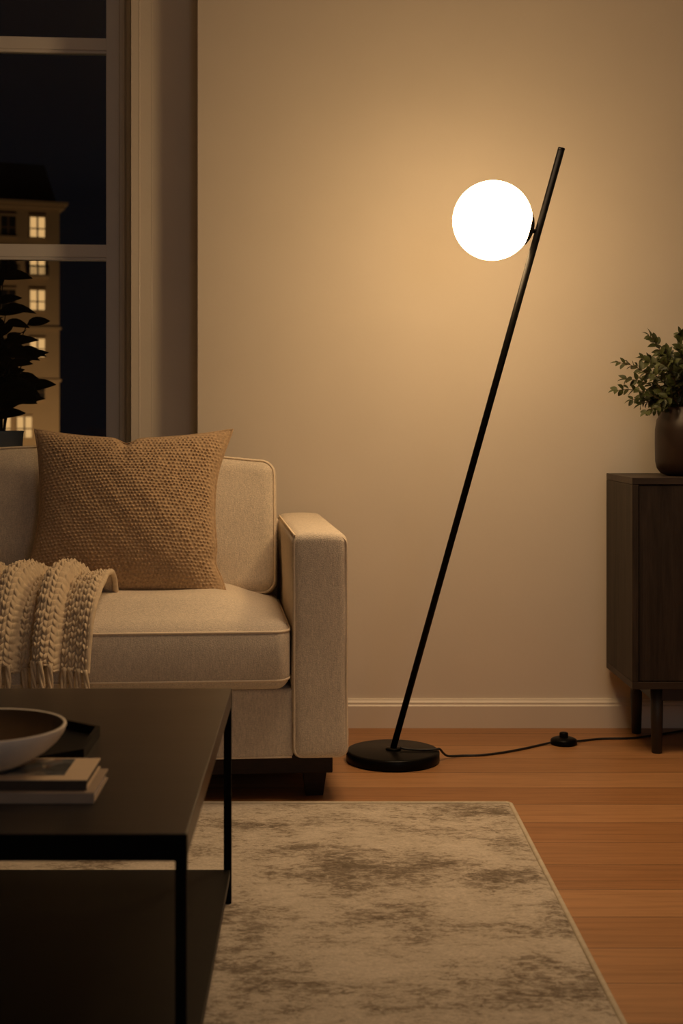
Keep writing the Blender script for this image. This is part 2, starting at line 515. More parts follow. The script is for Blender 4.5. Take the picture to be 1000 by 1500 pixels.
# outer ledge under the window, and the street far below
struct(link('trim_3', MB().box((W_L - 0.3, WD + 0.005, 0.58), (W_R + 0.2, WD + 0.5, 0.68), 0.006).xf(wp), 'facade'))
struct(link('street_ground', MB().box((-60, 6.0, -9.2), (40, 140, -9.0)), 'asphalt', loc=(0, 60, -9)))

# ---------------------------------------------------------------- rug
RX, RY = 0.470, 3.275
rug = MB()
gx, gy = np.linspace(-1.9, RX, 120), np.linspace(0.9, RY, 120)
X, Y = np.meshgrid(gx, gy, indexing='ij')
e = np.minimum(np.minimum(RX - X, X + 1.9), np.minimum(RY - Y, Y - 0.9))
Z = 0.009 + 0.0 * X + 0.0006 * np.sin(X * 23 + Y * 11) - 0.003 * np.exp(-e / 0.006)
rug.grid(np.stack([X, Y, Z], -1))
rug.box((-1.9, 0.9, 0.0005), (RX, RY, 0.006))
ro = empty('area_rug', (-0.7, 2.1, 0), 'large faded beige and grey-brown area rug lying on the floorboards', 'rug')
link('pile', rug, 'rug', ro)
hem = rrect((RX + 1.9) / 2, (RY - 0.9) / 2, 0.012, 4)
link('bound_edge', MB().tube([((RX - 1.9) / 2 + x, (RY + 0.9) / 2 + y, 0.006) for x, y in hem], 0.0058, 8, closed=True), 'rug_edge', ro)

# ---------------------------------------------------------------- sofa
SOX, SOY = 0.084, 3.310
def sp(p):                                       # sofa coordinates (right end of the front = 0, back = +y) to world
    return (SOX + p[0] * CT - p[1] * ST, SOY + p[0] * ST + p[1] * CT, p[2])
def spV(V):
    V = np.asarray(V, float)
    return np.stack([SOX + V[..., 0] * CT - V[..., 1] * ST, SOY + V[..., 0] * ST + V[..., 1] * CT, V[..., 2]], -1)
def s_mb(mb):
    mb.v = [spV(a) for a in mb.v]; return mb
SW, AW = 1.78, 0.137
sofa = empty('sofa', (*sp((-SW / 2, 0.38, 0))[:2], 0), 'cream linen sofa with track arm and dark wooden base', 'sofa')

def arm(u0):
    hx, hy, hz = AW / 2, 0.375, 0.272
    c = np.array((u0 - AW / 2, 0.375, 0.377))
    def w(P):
        P = P.copy()
        top = smoothstep(0.1, 1.0, P[:, 2] / hz)
        P[:, 2] += 0.006 * top * (1 - (P[:, 0] / hx) ** 2)
        fr_ = smoothstep(0.85, 1.0, -P[:, 1] / hy)
        P[:, 1] -= 0.006 * fr_ * (1 - (P[:, 0] / hx) ** 2)
        P[:, 0] += 0.0015 * np.sin(P[:, 2] * 21) * (np.abs(P[:, 0]) > hx * 0.8)
        return P + c
    o = link('armrest', s_mb(rbox((hx, hy, hz), 0.022, 14, 6, w)), 'linen', sofa)
    ol = rrect(hx - 0.005, hz - 0.006, 0.02, 6)
    pts = [(x + c[0], c[1] - hy + 0.006 - 0.0005, z + c[2]) for x, z in ol]
    link('piping', MB().tube([sp(p) for p in pts], 0.0028, 8, closed=True), 'piping', o)
    # welt running back along the inner top edge of the arm
    s = -1 if u0 > -0.5 else 1
    pts = [(c[0] + s * (hx - 0.006), y, c[2] + hz - 0.0045 + 0.002) for y in np.linspace(0.01, 0.73, 20)]
    link('piping', MB().tube([sp(p) for p in pts], 0.0026, 8), 'piping', o)
arm(0.0)
arm(-SW + AW)

fr = rbox(((SW - 2 * AW) / 2 + 0.004, 0.30, 0.084), 0.010, 12, 4, lambda P: P + np.array((-SW / 2, 0.318, 0.189)))
fo = link('seat_rail', s_mb(fr), 'linen', sofa)
pts = [(u, 0.020, 0.107) for u in np.linspace(-SW + AW, -AW, 30)]
link('piping', MB().tube([sp(p) for p in pts], 0.0025, 8), 'piping', fo)
bk = rbox((SW / 2 - AW + 0.006, 0.055, 0.27), 0.02, 12, 4, lambda P: P + np.array((-SW / 2, 0.690, 0.375)))
link('back_frame', s_mb(bk), 'linen', sofa)

# seat cushion: one long boxed cushion with a soft crown
CX0, CX1 = -SW + AW + 0.006, -AW - 0.004
hx, hy, hz = (CX1 - CX0) / 2, 0.305, 0.083
cc = np.array(((CX0 + CX1) / 2, hy - 0.022, 0.358))
def crown(x, y):
    return smoothstep(0, 0.20, hx - np.abs(x)) * smoothstep(0, 0.16, y + hy) * (0.55 + 0.45 * smoothstep(0, 0.2, hy - y))
def seatw(P):
    P = P.copy()
    top = smoothstep(0.0, 1.0, P[:, 2] / hz)
    bot = smoothstep(0.2, 1.0, -P[:, 2] / hz)
    P[:, 2] += top * 0.052 * crown(P[:, 0], P[:, 1])
    P[:, 2] += top * 0.004 * np.sin(P[:, 0] * 9 + 1) * crown(P[:, 0], P[:, 1])
    side = 1 - (P[:, 2] / hz) ** 2
    f = smoothstep(0.8, 1.0, -P[:, 1] / hy)
    P[:, 1] -= f * side * 0.012
    e = smoothstep(0.93, 1.0, np.abs(P[:, 0]) / hx)
    corner = f * e
    P[:, 0] -= np.sign(P[:, 0]) * corner * 0.006
    return P + cc
seat = link('seat_cushion', s_mb(rbox((hx, hy, hz), 0.036, 40, 9, seatw)), 'linen', sofa)
for zz in (0.060, -0.056):
    ol = rrect(hx - 0.0012, hy - 0.0012, 0.036, 8)
    P = np.array([(x, y, zz) for x, y in ol])
    P = seatw(P)
    P[:, 2] = cc[2] + zz
    out = P - cc; out[:, 2] = 0
    link('piping', MB().tube([tuple(q) for q in spV(P)], 0.0032, 8, closed=True), 'piping', seat)

# back cushion, leaning back
BX0, BX1 = -SW + AW + 0.01, -AW - 0.012
bhx, bhy, bhz = (BX1 - BX0) / 2, 0.088, 0.190
TB = math.radians(9)
bc = np.array(((BX0 + BX1) / 2, 0.560, 0.622))
def backw(P):
    P = P.copy()
    fx = smoothstep(0, 0.36, bhx - np.abs(P[:, 0])); fz = smoothstep(0, 0.14, bhz - np.abs(P[:, 2]))
    front = smoothstep(0, 1, -P[:, 1] / bhy)
    P[:, 1] -= front * 0.062 * fx * (0.35 + 0.65 * fz)
    top = smoothstep(0.5, 1, P[:, 2] / bhz)
    P[:, 2] += top * (0.034 * smoothstep(0.0, 0.62, bhx - P[:, 0]) * smoothstep(-0.2, 0.3, P[:, 0] + bhx) + 0.004 * np.sin(P[:, 0] * 14))
    y, z = P[:, 1].copy(), P[:, 2].copy()
    P[:, 1] = y * math.cos(TB) + z * math.sin(TB)
    P[:, 2] = -y * math.sin(TB) + z * math.cos(TB)
    return P + bc
back = link('back_cushion', s_mb(rbox((bhx, bhy, bhz), 0.042, 40, 9, backw)), 'linen', sofa)
for yy in (-bhy + 0.014,):
    ol = rrect(bhx - 0.0075, bhz - 0.0075, 0.036, 8)
    P = backw(np.array([(x, yy - 0.0, z) for x, z in ol]))
    link('piping', MB().tube([tuple(q) for q in spV(P)], 0.003, 8, closed=True), 'piping', back)

link('plinth', s_mb(MB().box((-SW + 0.035, 0.045, 0.060), (-0.035, 0.70, 0.106), 0.003)), 'dark_plinth', sofa)
for u in (-0.078, -SW + 0.078):
    for v in (0.085, 0.64):
        a, b = 0.029, 0.021
        lg = MB().hexa([(u - b, v - b, 0), (u + b, v - b, 0), (u + b, v + b, 0), (u - b, v + b, 0)],
                       [(u - a, v - a, 0.062), (u + a, v - a, 0.062), (u + a, v + a, 0.062), (u - a, v + a, 0.062)])
        link('leg', s_mb(lg), 'dark_plinth', sofa)

# ---------------------------------------------------------------- throw pillow
def warp2(a, b, k=1.0):
    return (np.sin(a * 9.1 + b * 5.3 + 0.4) + 0.6 * np.sin(a * 17.7 - b * 13.1 + 1.7) + 0.4 * np.sin(a * 31 + b * 27 + 2.9)) * k
PW, PH, PT = 0.258, 0.226, 0.098
PTILT = math.radians(19)
PC = np.array((-0.485, 3.600, 0.687))
def pil_outline(u, v):
    x = PW * u * (1 - 0.13 * (1 - v ** 2) ** 0.9 * np.where(u > 0, 1.1, 0.72))
    z = PH * v * (1 - np.where(v > 0, 0.115, 0.03) * (1 - u ** 2))
    x = x + np.where(u < 0, -0.016 * smoothstep(0.1, -1.0, v) * -u, 0.0)
    x = x + np.where(u > 0, 0.012 * smoothstep(0.3, 1.0, v) * u - 0.010 * np.exp(-((v + 0.62) / 0.12) ** 2) * u ** 6, 0)
    z = z - 0.016 * np.exp(-((u + 0.05) / 0.09) ** 2) * smoothstep(0.75, 1, v)
    z = z - 0.012 * smoothstep(0.2, 1.0, u) * smoothstep(-0.4, -1.0, v)
    return x, z
def pil_xf(x, y, z):
    yy = y * math.cos(PTILT) + z * math.sin(PTILT)
    zz = -y * math.sin(PTILT) + z * math.cos(PTILT)
    a = TH * 0.8
    return np.stack([PC[0] + x * math.cos(a) - yy * math.sin(a), PC[1] + x * math.sin(a) + yy * math.cos(a), PC[2] + zz], -1)
def pil_side(nu, nv, sgn, nubs):
    u = np.sin(np.linspace(-PI / 2, PI / 2, nu)) * 0.35 + np.linspace(-1, 1, nu) * 0.65
    v = np.sin(np.linspace(-PI / 2, PI / 2, nv)) * 0.35 + np.linspace(-1, 1, nv) * 0.65
    U, V = np.meshgrid(u, v, indexing='ij')
    x, z = pil_outline(U, V)
    prof = (np.clip((1 - U ** 2), 0, 1) * np.clip((1 - V ** 2), 0, 1)) ** 0.52
    th = PT * prof * (1 + 0.05 * warp2(U * 0.5, V * 0.5) * 0.5)
    th += 0.006 * np.exp(-((U - 0.62 + 0.1 * V) / 0.06) ** 2) * smoothstep(-0.4, -0.9, V) * prof
    th -= 0.010 * np.exp(-((U * 0.7 - V * 0.7 - 1.08) / 0.07) ** 2) * prof ** 0.5
    th -= 0.010 * np.exp(-((U + 0.05 + 0.1 * (1 - V)) / 0.06) ** 2) * smoothstep(0.55, 0.95, V)
    if nubs:
        p = 0.0098
        a = x + 0.0035 * warp2(x * 3, z * 3) * 0.5
        b = z + 0.0035 * warp2(z * 3.3 + 1, x * 2.7)* 0.5
        row = np.floor(b / (p * 0.92))
        ca = a / p + 0.5 * (row % 2)
        ia = np.floor(ca)
        hsh = lambda q: np.modf(np.abs(np.sin(ia * 12.9898 + row * 78.233 + q) * 43758.5453))[0]
        da = ca - ia - 0.5 + 0.22 * (hsh(1.0) - 0.5)
        db = b / (p * 0.92) - row - 0.5 + 0.22 * (hsh(2.0) - 0.5)
        hgt = np.exp(-(da ** 2 + db ** 2) / 0.075)
        th += 0.0058 * hgt * (0.55 + 0.6 * hsh(3.0)) * np.clip(prof * 2.5, 0.25, 1)
    return pil_xf(x, -sgn * th, z)
pillow = empty('throw_pillow', tuple(PC - np.array((0, 0.03, PH))), 'tan nubby woven square throw pillow leaning on the sofa back', 'pillow')
mb = MB()
mb.grid(pil_side(440, 380, 1, True))
mb.grid(pil_side(60, 60, -1, False), flip=True)
link('cover', mb, 'boucle', pillow)
t = np.linspace(-1, 1, 60)
loop = [(a, -1) for a in t] + [(1, a) for a in t[1:]] + [(a, 1) for a in t[::-1][1:]] + [(-1, a) for a in t[::-1][1:-1]]
U = np.array([a for a, b in loop], float); V = np.array([b for a, b in loop], float)
x, z = pil_outline(U, V)
link('piping', MB().tube([tuple(p) for p in pil_xf(x, 0 * x, z)], 0.0038, 8, closed=True), 'boucle', pillow)

# ---------------------------------------------------------------- knitted throw
TU0 = -0.585                                     # right edge, in sofa coordinates
prof_pts = np.array([(0.192, 0.468), (0.184, 0.492), (0.163, 0.519), (0.130, 0.534), (0.085, 0.532), (0.040, 0.512), (0.002, 0.475), (-0.022, 0.430), (-0.038, 0.380), (-0.044, 0.335)])
def cr(P, t):
    n = len(P) - 1
    x = np.clip(t, 0, 1) * n; i = np.minimum(x.astype(int), n - 1); f = (x - i)[..., None]
    g = lambda k: P[np.clip(k, 0, n)]
    p0, p1, p2, p3 = g(i - 1), g(i), g(i + 1), g(i + 2)
    return 0.5 * ((2 * p1) + (-p0 + p2) * f + (2 * p0 - 5 * p1 + 4 * p2 - p3) * f ** 2 + (-p0 + 3 * p1 - 3 * p2 + p3) * f ** 3)
def pleat(s):                                    # rounded folds running down the cloth, and a soft edge on the right
    s = np.asarray(s, float)
    h = np.interp(s, [0, 0.006, 0.016, 0.040, 0.070, 0.08], [0.004, 0.012, 0.014, 0.008, 0.002, 0.0])
    for c, w, a in ((0.107, 0.031, 0.036), (0.205, 0.032, 0.037), (0.300, 0.030, 0.034), (0.396, 0.031, 0.036), (0.488, 0.028, 0.032)):
        h = np.maximum(h, a * np.sqrt(np.clip(1 - ((s - c) / w) ** 2, 0, 1)))
    return h
def throw_pt(S, T, knit=True):
    top = (1 - T)
    c = cr(prof_pts, T)
    dt = 1e-3
    d = cr(prof_pts, np.clip(T + dt, 0, 1)) - cr(prof_pts, np.clip(T - dt, 0, 1))
    d /= np.maximum(np.linalg.norm(d, axis=-1, keepdims=True), 1e-9)
    nv, nz = -d[..., 1] * -1, d[..., 0] * -1     # outward (up and forward) normal of the profile
    nv, nz = d[..., 1], -d[..., 0]
    se = S + 0.055 * smoothstep(0.45, 1.0, top) - 0.006 * np.sin(T * 5)
    off = 1.25 * pleat(se) * (0.42 + 0.58 * smoothstep(0.0, 0.6, T))
    off = off * smoothstep(-0.02, 0.12, T) + 0.0045
    off += 0.002 * warp2(S * 4, T * 2)
    if knit:
        w, h = 0.0170, 0.0140
        L = 0.44
        q = S / w; a = q - np.floor(q) - 0.5
        m = np.abs(a) * 2
        ph = T * L / h + 0.55 * m + 0.35 * np.sin(np.floor(q) * 2.4)
        ph = ph + 0.18 * np.sin(S * 60 + T * 21)
        cfr = ph - np.floor(ph)
        hgt = np.clip(1 - (2 * cfr - 1) ** 2, 0, 1) ** 0.9 * np.clip(1 - (2 * m - 1) ** 2, 0, 1) ** 0.8
        jit = 0.75 + 0.25 * np.sin(np.floor(ph) * 9.17 + np.floor(q) * 4.71)
        off = off + 0.0105 * hgt * jit
    u = TU0 - S + 0.016 * smoothstep(0.3, 1.0, top) - 0.030 * smoothstep(0.25, 1.0, T)
    # ridges roll a little sideways so that their flanks fold over
    u = u - 0.25 * off * smoothstep(0.2, 0.6, T)
    v = c[..., 0] + nv * off; zz = c[..., 1] + nz * off
    hem = smoothstep(0.7, 1.0, T) * (0.020 * (pleat(S) / 0.036) - 0.012 * smoothstep(0.08, 0.0, S))
    zz = zz + hem
    return spV(np.stack([u, v, zz], -1))
S, T = np.meshgrid(np.linspace(0, 0.50, 420), np.linspace(0, 1, 360), indexing='ij')
P = throw_pt(S, T)
throw = empty('throw_blanket', sp((-0.82, 0.06, 0.47)), 'chunky cream knitted throw with fringe draped over the sofa seat edge', 'blanket')
mb = MB().grid(P)
inner = throw_pt(np.meshgrid(np.linspace(0, 0.50, 80), np.linspace(0, 1, 60), indexing='ij')[0], np.meshgrid(np.linspace(0, 0.50, 80), np.linspace(0, 1, 60), indexing='ij')[1], False)
inner = inner + np.array((0, 0.006, -0.004))
mb.grid(inner, flip=True)
# rolled selvedge on the right edge
sel = throw_pt(np.zeros(60) + 0.003, np.linspace(0, 1, 60), False)
mb.tube([tuple(p) for p in sel], 0.0075, 10)
link('knitted_cloth', mb, 'knit', throw)
for k in range(26):
    s0 = 0.006 + k * 0.0188 + random.uniform(-0.003, 0.003)
    b = throw_pt(np.array([s0]), np.array([0.985]), False)[0]
    ln = 0.085 + random.uniform(-0.012, 0.012)
    dx, dy = random.uniform(-0.006, 0.006), random.uniform(-0.004, 0.004)
    tz = MB()
    for q in range(3):
        a = 2 * PI * q / 3 + random.random()
        pts, rr = [], []
        for i in range(11):
            f = i / 10
            tw = a + f * 4.0
            spread = 0.0034 + 0.0018 * f
            pts.append((b[0] + dx * f + spread * math.cos(tw), b[1] - 0.002 + dy * f + spread * math.sin(tw), b[2] + 0.006 - ln * f))
            rr.append(0.0043 * (1 - 0.25 * f) + 0.0014 * math.exp(-((f - 0.06) / 0.05) ** 2))
        tz.tube(pts, rr, 7)
    link('fringe_tassel', tz, 'knit', throw)

# ---------------------------------------------------------------- coffee table
TXR, TXL, TYN, TYF, TZ = -0.157, -1.157, 1.680, 2.600, 0.414
tb = empty('coffee_table', ((TXL + TXR) / 2, (TYN + TYF) / 2, 0.009), 'low black coffee table with slim metal legs and lower shelf', 'table')
link('tabletop', MB().box((TXL, TYN, TZ - 0.033), (TXR, TYF, TZ), 0.0015), 'table_top', tb)
g = 0.0142
for y0, y1 in ((TYN - 0.0012, TYN + g), (TYF - g, TYF + 0.0012)):
    link('apron_rail', MB().box((TXL - 0.0005, y0, TZ - 0.0335), (TXR + 0.0003, y1, TZ - 0.0012), 0.0008), 'black_metal', tb)
for x0 in (TXL, TXR - g):
    for y0 in (TYN, TYF - g - 0.002):
        link('leg', MB().box((x0, y0, 0.009), (x0 + g, y0 + g + 0.002, TZ - 0.033), 0.001), 'black_metal', tb)
link('shelf', MB().box((TXL + 0.002, TYN + 0.002, 0.058), (TXR - 0.002, TYF - 0.016, 0.074), 0.001), 'shelf_black', tb)

# tray on the table
def octo(x0, x1, y0, y1, c, d, inset=0.0):
    i = inset
    return [(x1 - c - i * 0.41, y0 + i), (x1 - i, y0 + d + i * 0.41), (x1 - i, y1 - d - i * 0.41), (x1 - c - i * 0.41, y1 - i),
            (x0 + c + i * 0.41, y1 - i), (x0 + i, y1 - d - i * 0.41), (x0 + i, y0 + d + i * 0.41), (x0 + c + i * 0.41, y0 + i)]
A = (-0.80, -0.345, 1.962, 2.285, 0.105, 0.085)
po, pi_ = octo(*A), octo(*A, inset=0.007)
mb = MB()
mb.prism(po, TZ + 0.0003, TZ + 0.004)
n8 = 8
vs = [(x, y, TZ + 0.004) for x, y in po] + [(x, y, TZ + 0.017) for x, y in po] + [(x, y, TZ + 0.017) for x, y in pi_] + [(x, y, TZ + 0.0041) for x, y in pi_]
fs = []
for k in range(8):
    k2 = (k + 1) % 8
    for L in range(3):
        fs.append((L * 8 + k, L * 8 + k2, (L + 1) * 8 + k2, (L + 1) * 8 + k))
mb.add(vs, fs, 0, False)
tag(link('tray', mb, 'tray', loc=(-0.57, 2.12, TZ)), 'low black octagonal tray on the coffee table behind the books', 'tray')

# books
def book(x0, x1, y0, y1, z0, z1, label, covm, spm, pgm, ct=0.0022):
    r = empty('book', ((x0 + x1) / 2, (y0 + y1) / 2, z0), label, 'book', 'books on the coffee table')
    cv = MB().box((x0, y0, z0), (x1, y1, z0 + ct), 0.0006).box((x0, y0, z1 - ct), (x1, y1, z1), 0.0006)
    link('cover', cv, covm, r)
    link('spine', MB().box((x0, y0 - 0.0012, z0), (x1, y0 + 0.0025, z1 - 0.0006), 0.0006), spm, r)
    pg = MB().box((x0 + 0.003, y0 + 0.003, z0 + ct), (x1 - 0.0035, y1 - 0.004, z1 - ct))
    link('pages', pg, pgm, r)
    return r
ZB1 = TZ + 0.0150
ZB2 = ZB1 + 0.0140
book(-0.585, -0.292, 1.812, 1.938, TZ + 0.0003, ZB1, 'taupe hardback with pale page edges, lower book of the stack', 'book_brown', 'book_brown', 'pages')
bk2 = book(-0.585, -0.3035, 1.822, 1.942, ZB1 + 0.0002, ZB2, 'beige book with picture cover and dark spine under the bowl', 'book_cover', 'book_dark', 'book_dark')
link('cover_picture', MB().box((-0.575, 1.846, ZB2), (-0.338, 1.936, ZB2 + 0.0003)), 'print', bk2)

# bowl
bz = ZB2 + 0.0005
prof_out = [(0.0, 0.0), (0.040, 0.0), (0.048, 0.002), (0.064, 0.010), (0.084, 0.022), (0.099, 0.035), (0.1075, 0.047), (0.1105, 0.0555), (0.1100, 0.0575), (0.1080, 0.0582)]
prof_in = [(0.1055, 0.0570), (0.1035, 0.050), (0.095, 0.038), (0.080, 0.026), (0.060, 0.015), (0.035, 0.0085), (0.0, 0.007)]
bc0 = (-0.455, 1.893, bz)
bo = empty('bowl', bc0, 'wide cream stoneware bowl with brown inside, resting on two books', 'bowl')
link('body', MB().lathe(prof_out + prof_in[:1], bc0, seg=96), 'bowl_out', bo)
part_label(link('glazed_inside', MB().lathe(prof_in, bc0, seg=96), 'bowl_in', bo), 'dark brown glazed inside')

# ---------------------------------------------------------------- floor lamp
LB = np.array((0.2136, 3.714, 0.0))
LT = np.array((0.6163, 3.405, 1.6027))
lamp = empty('floor_lamp', tuple(LB), 'slanted black floor lamp with glowing white globe between sofa and sideboard', 'lamp')
r = 0.127
link('base', MB().lathe([(0, 0.0), (r - 0.004, 0.0), (r, 0.004), (r, 0.026), (r - 0.0035, 0.0295), (r - 0.008, 0.031), (0, 0.031)], tuple(LB), seg=96), 'lamp_black', lamp)
link('collar', MB().lathe([(0, 0), (0.021, 0), (0.022, 0.002), (0.020, 0.005), (0.012, 0.006), (0, 0.006)], tuple(LB + (0.002, 0, 0.031)), seg=40), 'lamp_black', lamp)
p0 = LB + np.array((0, 0, 0.030))
pd = (LT - p0) / np.linalg.norm(LT - p0)
pole = link('pole', MB().tube([tuple(p0), tuple(p0 + (LT - p0) * 0.5), tuple(LT)], 0.0088, 24), 'lamp_black', lamp)
link('pole_cap', MB().lathe([(0, 0), (0.0091, 0), (0.0091, 0.003), (0.007, 0.0045), (0, 0.0045)], tuple(LT - pd * 0.001), tuple(pd), 24), 'lamp_black', lamp)
GC = np.array((0.4489, 3.440, 1.4291)); GR = 0.0999
mount = p0 + (LT - p0) * 0.8714
ax = mount - GC; dist = np.linalg.norm(ax); ax = ax / dist
gl = MB().lathe([(GR * math.sin(a), -GR * math.cos(a)) for a in np.linspace(0, PI, 49)], tuple(GC), seg=96)
part_label(link('globe', gl, 'globe', lamp), 'glowing white opal glass globe')
cap_r0 = GR + 0.0006
angs = np.linspace(0, math.radians(25.5), 14)
ro_ = [GR + 0.0022 + 0.0046 * (1 - (a / angs[-1]) ** 2) for a in angs]
pr = [(q * math.sin(a), q * math.cos(a)) for q, a in zip(ro_, angs)] + [(cap_r0 * math.sin(a), cap_r0 * math.cos(a)) for a in angs[::-1]]
link('globe_cap', MB().lathe(pr, tuple(GC), tuple(ax), 48), 'lamp_black', lamp)
link('globe_stem', MB().tube([tuple(GC + ax * (GR + 0.002)), tuple(mount)], 0.0058, 16), 'lamp_black', lamp)
# power cord with foot switch
ctrl = np.array([(0.232, 3.702, 0.040), (0.246, 3.700, 0.036), (0.285, 3.694, 0.0345), (0.325, 3.697, 0.0345), (0.3405, 3.707, 0.0335), (0.352, 3.722, 0.019), (0.368, 3.741, 0.0065), (0.41, 3.758, 0.0035), (0.455, 3.762, 0.0035), (0.515, 3.788, 0.0035), (0.585, 3.835, 0.0035), (0.640, 3.880, 0.0035), (0.678, 3.902, 0.006)])
swc = np.array((0.7135, 3.905, 0.0))
ctrl2 = np.array([(0.748, 3.917, 0.006), (0.775, 3.935, 0.0035), (0.830, 3.958, 0.0035), (0.913, 3.965, 0.0035), (0.985, 3.995, 0.0035), (1.06, 4.04, 0.0035), (1.16, 4.085, 0.0035), (1.40, 4.092, 0.0035)])
for c in (ctrl, ctrl2):
    pts = cr(c, np.linspace(0, 1, 120))
    link('power_cord', MB().tube([tuple(p) for p in pts], 0.0031, 10), 'rubber', lamp)
sw = link('foot_switch', MB().lathe([(0, 0), (0.036, 0), (0.0375, 0.002), (0.0375, 0.012), (0.0355, 0.0155), (0.028, 0.019), (0.018, 0.021), (0, 0.0215)], tuple(swc), seg=48), 'lamp_black', lamp)
link('button', MB().lathe([(0.0125, 0.0), (0.0125, 0.012), (0.0115, 0.0145), (0.008, 0.016), (0, 0.0165)], tuple(swc + (0, 0, 0.019)), seg=32), 'lamp_black', sw)

# ---------------------------------------------------------------- sideboard
BX, BYF, BYB, BZ0, BZ1 = 0.8785, 3.772, 4.107, 0.183, 0.768
BW = 1.42
sb = empty('sideboard', (BX + BW / 2, (BYF + BYB) / 2, 0), 'dark smoked oak sideboard on short legs against the wall', 'sideboard')
th = 0.0175
link('top_panel', MB().box((BX, BYF, BZ1 - 0.019), (BX + BW, BYB, BZ1), 0.0012), 'sideboard_x', sb)
link('bottom_panel', MB().box((BX, BYF, BZ0), (BX + BW, BYB, BZ0 + 0.020), 0.0012), 'sideboard_x', sb)
for x0 in (BX, BX + BW - th):
    link('side_panel', MB().box((x0, BYF, BZ0 + 0.0206), (x0 + th, BYB, BZ1 - 0.0196), 0.0008), 'sideboard', sb)
link('back_panel', MB().box((BX + th, BYB - 0.008, BZ0 + 0.02), (BX + BW - th, BYB - 0.001, BZ1 - 0.02)), 'sideboard', sb)
dw = (BW - 2 * th) / 3
for k in range(3):
    x0 = BX + th + k * dw
    link('door', MB().box((x0 + 0.0018, BYF + 0.003, BZ0 + 0.0222), (x0 + dw - 0.0018, BYF + 0.021, BZ1 - 0.0215), 0.001), 'sideboard', sb)
for a, b in (((BX + 0.085, BYF + 0.020), (BX + BW - 0.085, BYF + 0.044)), ((BX + 0.085, BYB - 0.075), (BX + BW - 0.085, BYB - 0.05)),
             ((BX + 0.062, BYF + 0.03), (BX + 0.088, BYB - 0.06)), ((BX + BW - 0.088, BYF + 0.03), (BX + BW - 0.062, BYB - 0.06))):
    link('leg_rail', MB().box((*a, BZ0 - 0.036), (*b, BZ0 - 0.0002), 0.001), 'leg_dark', sb)
for x in (BX + 0.0755, BX + BW - 0.0755):
    for y in (BYF + 0.032, BYB - 0.062):
        pr = [(0, 0), (0.0125, 0), (0.0140, 0.002), (0.0165, 0.09), (0.0175, BZ0 - 0.0005), (0, BZ0 - 0.0005)]
        link('leg', MB().lathe(pr, (x, y, 0), seg=28), 'leg_dark', sb)

# ---------------------------------------------------------------- leafy plant in a brown vase
def leaf(mb, base, d, up, L, W, curl=0.25, mi=0):
    d = Vector(d).normalized(); up = Vector(up); sd = d.cross(up)
    sd = sd.normalized() if sd.length > 1e-4 else d.orthogonal().normalized()
    up = sd.cross(d).normalized()
    n = 6; vs = []; fs = []
    for i in range(n + 1):
        t = i / n
        w = W * 0.5 * max(0.03, math.sin(PI * min(1, t ** 0.85)) ** 0.75)
        c = Vector(base) + d * (L * t) - up * (curl * L * t * t)
        vs += [(c - sd * w + up * w * 0.35)[:], c[:], (c + sd * w + up * w * 0.35)[:]]
    for i in range(n):
        a = 3 * i
        fs += [(a, a + 1, a + 4, a + 3), (a + 1, a + 2, a + 5, a + 4)]
    mb.add(vs, fs, mi, True)
def bez(p0, p1, p2, n):
    return [tuple((1 - t) ** 2 * np.array(p0) + 2 * t * (1 - t) * np.array(p1) + t * t * np.array(p2)) for t in np.linspace(0, 1, n)]

VC = np.array((1.086, 3.925, BZ1 + 0.0004))
plant = empty('potted_plant', tuple(VC), 'bushy small-leaved green plant in brown vase on the sideboard', 'plant')
vp = [(0, 0), (0.072, 0), (0.088, 0.006), (0.099, 0.020), (0.1035, 0.040), (0.1045, 0.090), (0.1040, 0.130), (0.101, 0.150), (0.095, 0.168), (0.089, 0.184), (0.086, 0.195), (0.084, 0.197), (0.081, 0.195), (0.082, 0.180), (0.092, 0.155), (0.0, 0.150)]
link('vase', MB().lathe(vp, tuple(VC), seg=72), 'vase', plant)
NK = VC + np.array((0, 0, 0.165))
tips = [(0.862, 3.90, 1.012), (0.876, 3.93, 1.092), (0.962, 3.92, 1.168), (1.045, 3.90, 1.172), (0.936, 3.85, 0.950), (0.905, 3.97, 1.045), (0.985, 3.88, 1.115), (0.93, 3.84, 1.06),
        (1.00, 3.86, 1.10), (0.95, 3.95, 1.00), (1.02, 3.84, 1.06), (0.98, 3.83, 0.985), (1.06, 3.86, 1.13)]
while len(tips) < 62:
    a = random.uniform(0, 2 * PI); rr = random.uniform(0.03, 0.19)
    hgt = random.uniform(0.04, 0.235) - 0.55 * max(0, rr - 0.08)
    p = (VC[0] + rr * math.cos(a), min(VC[1] + rr * 0.85 * math.sin(a), 4.07), BZ1 + 0.165 + hgt)
    tips.append(p)
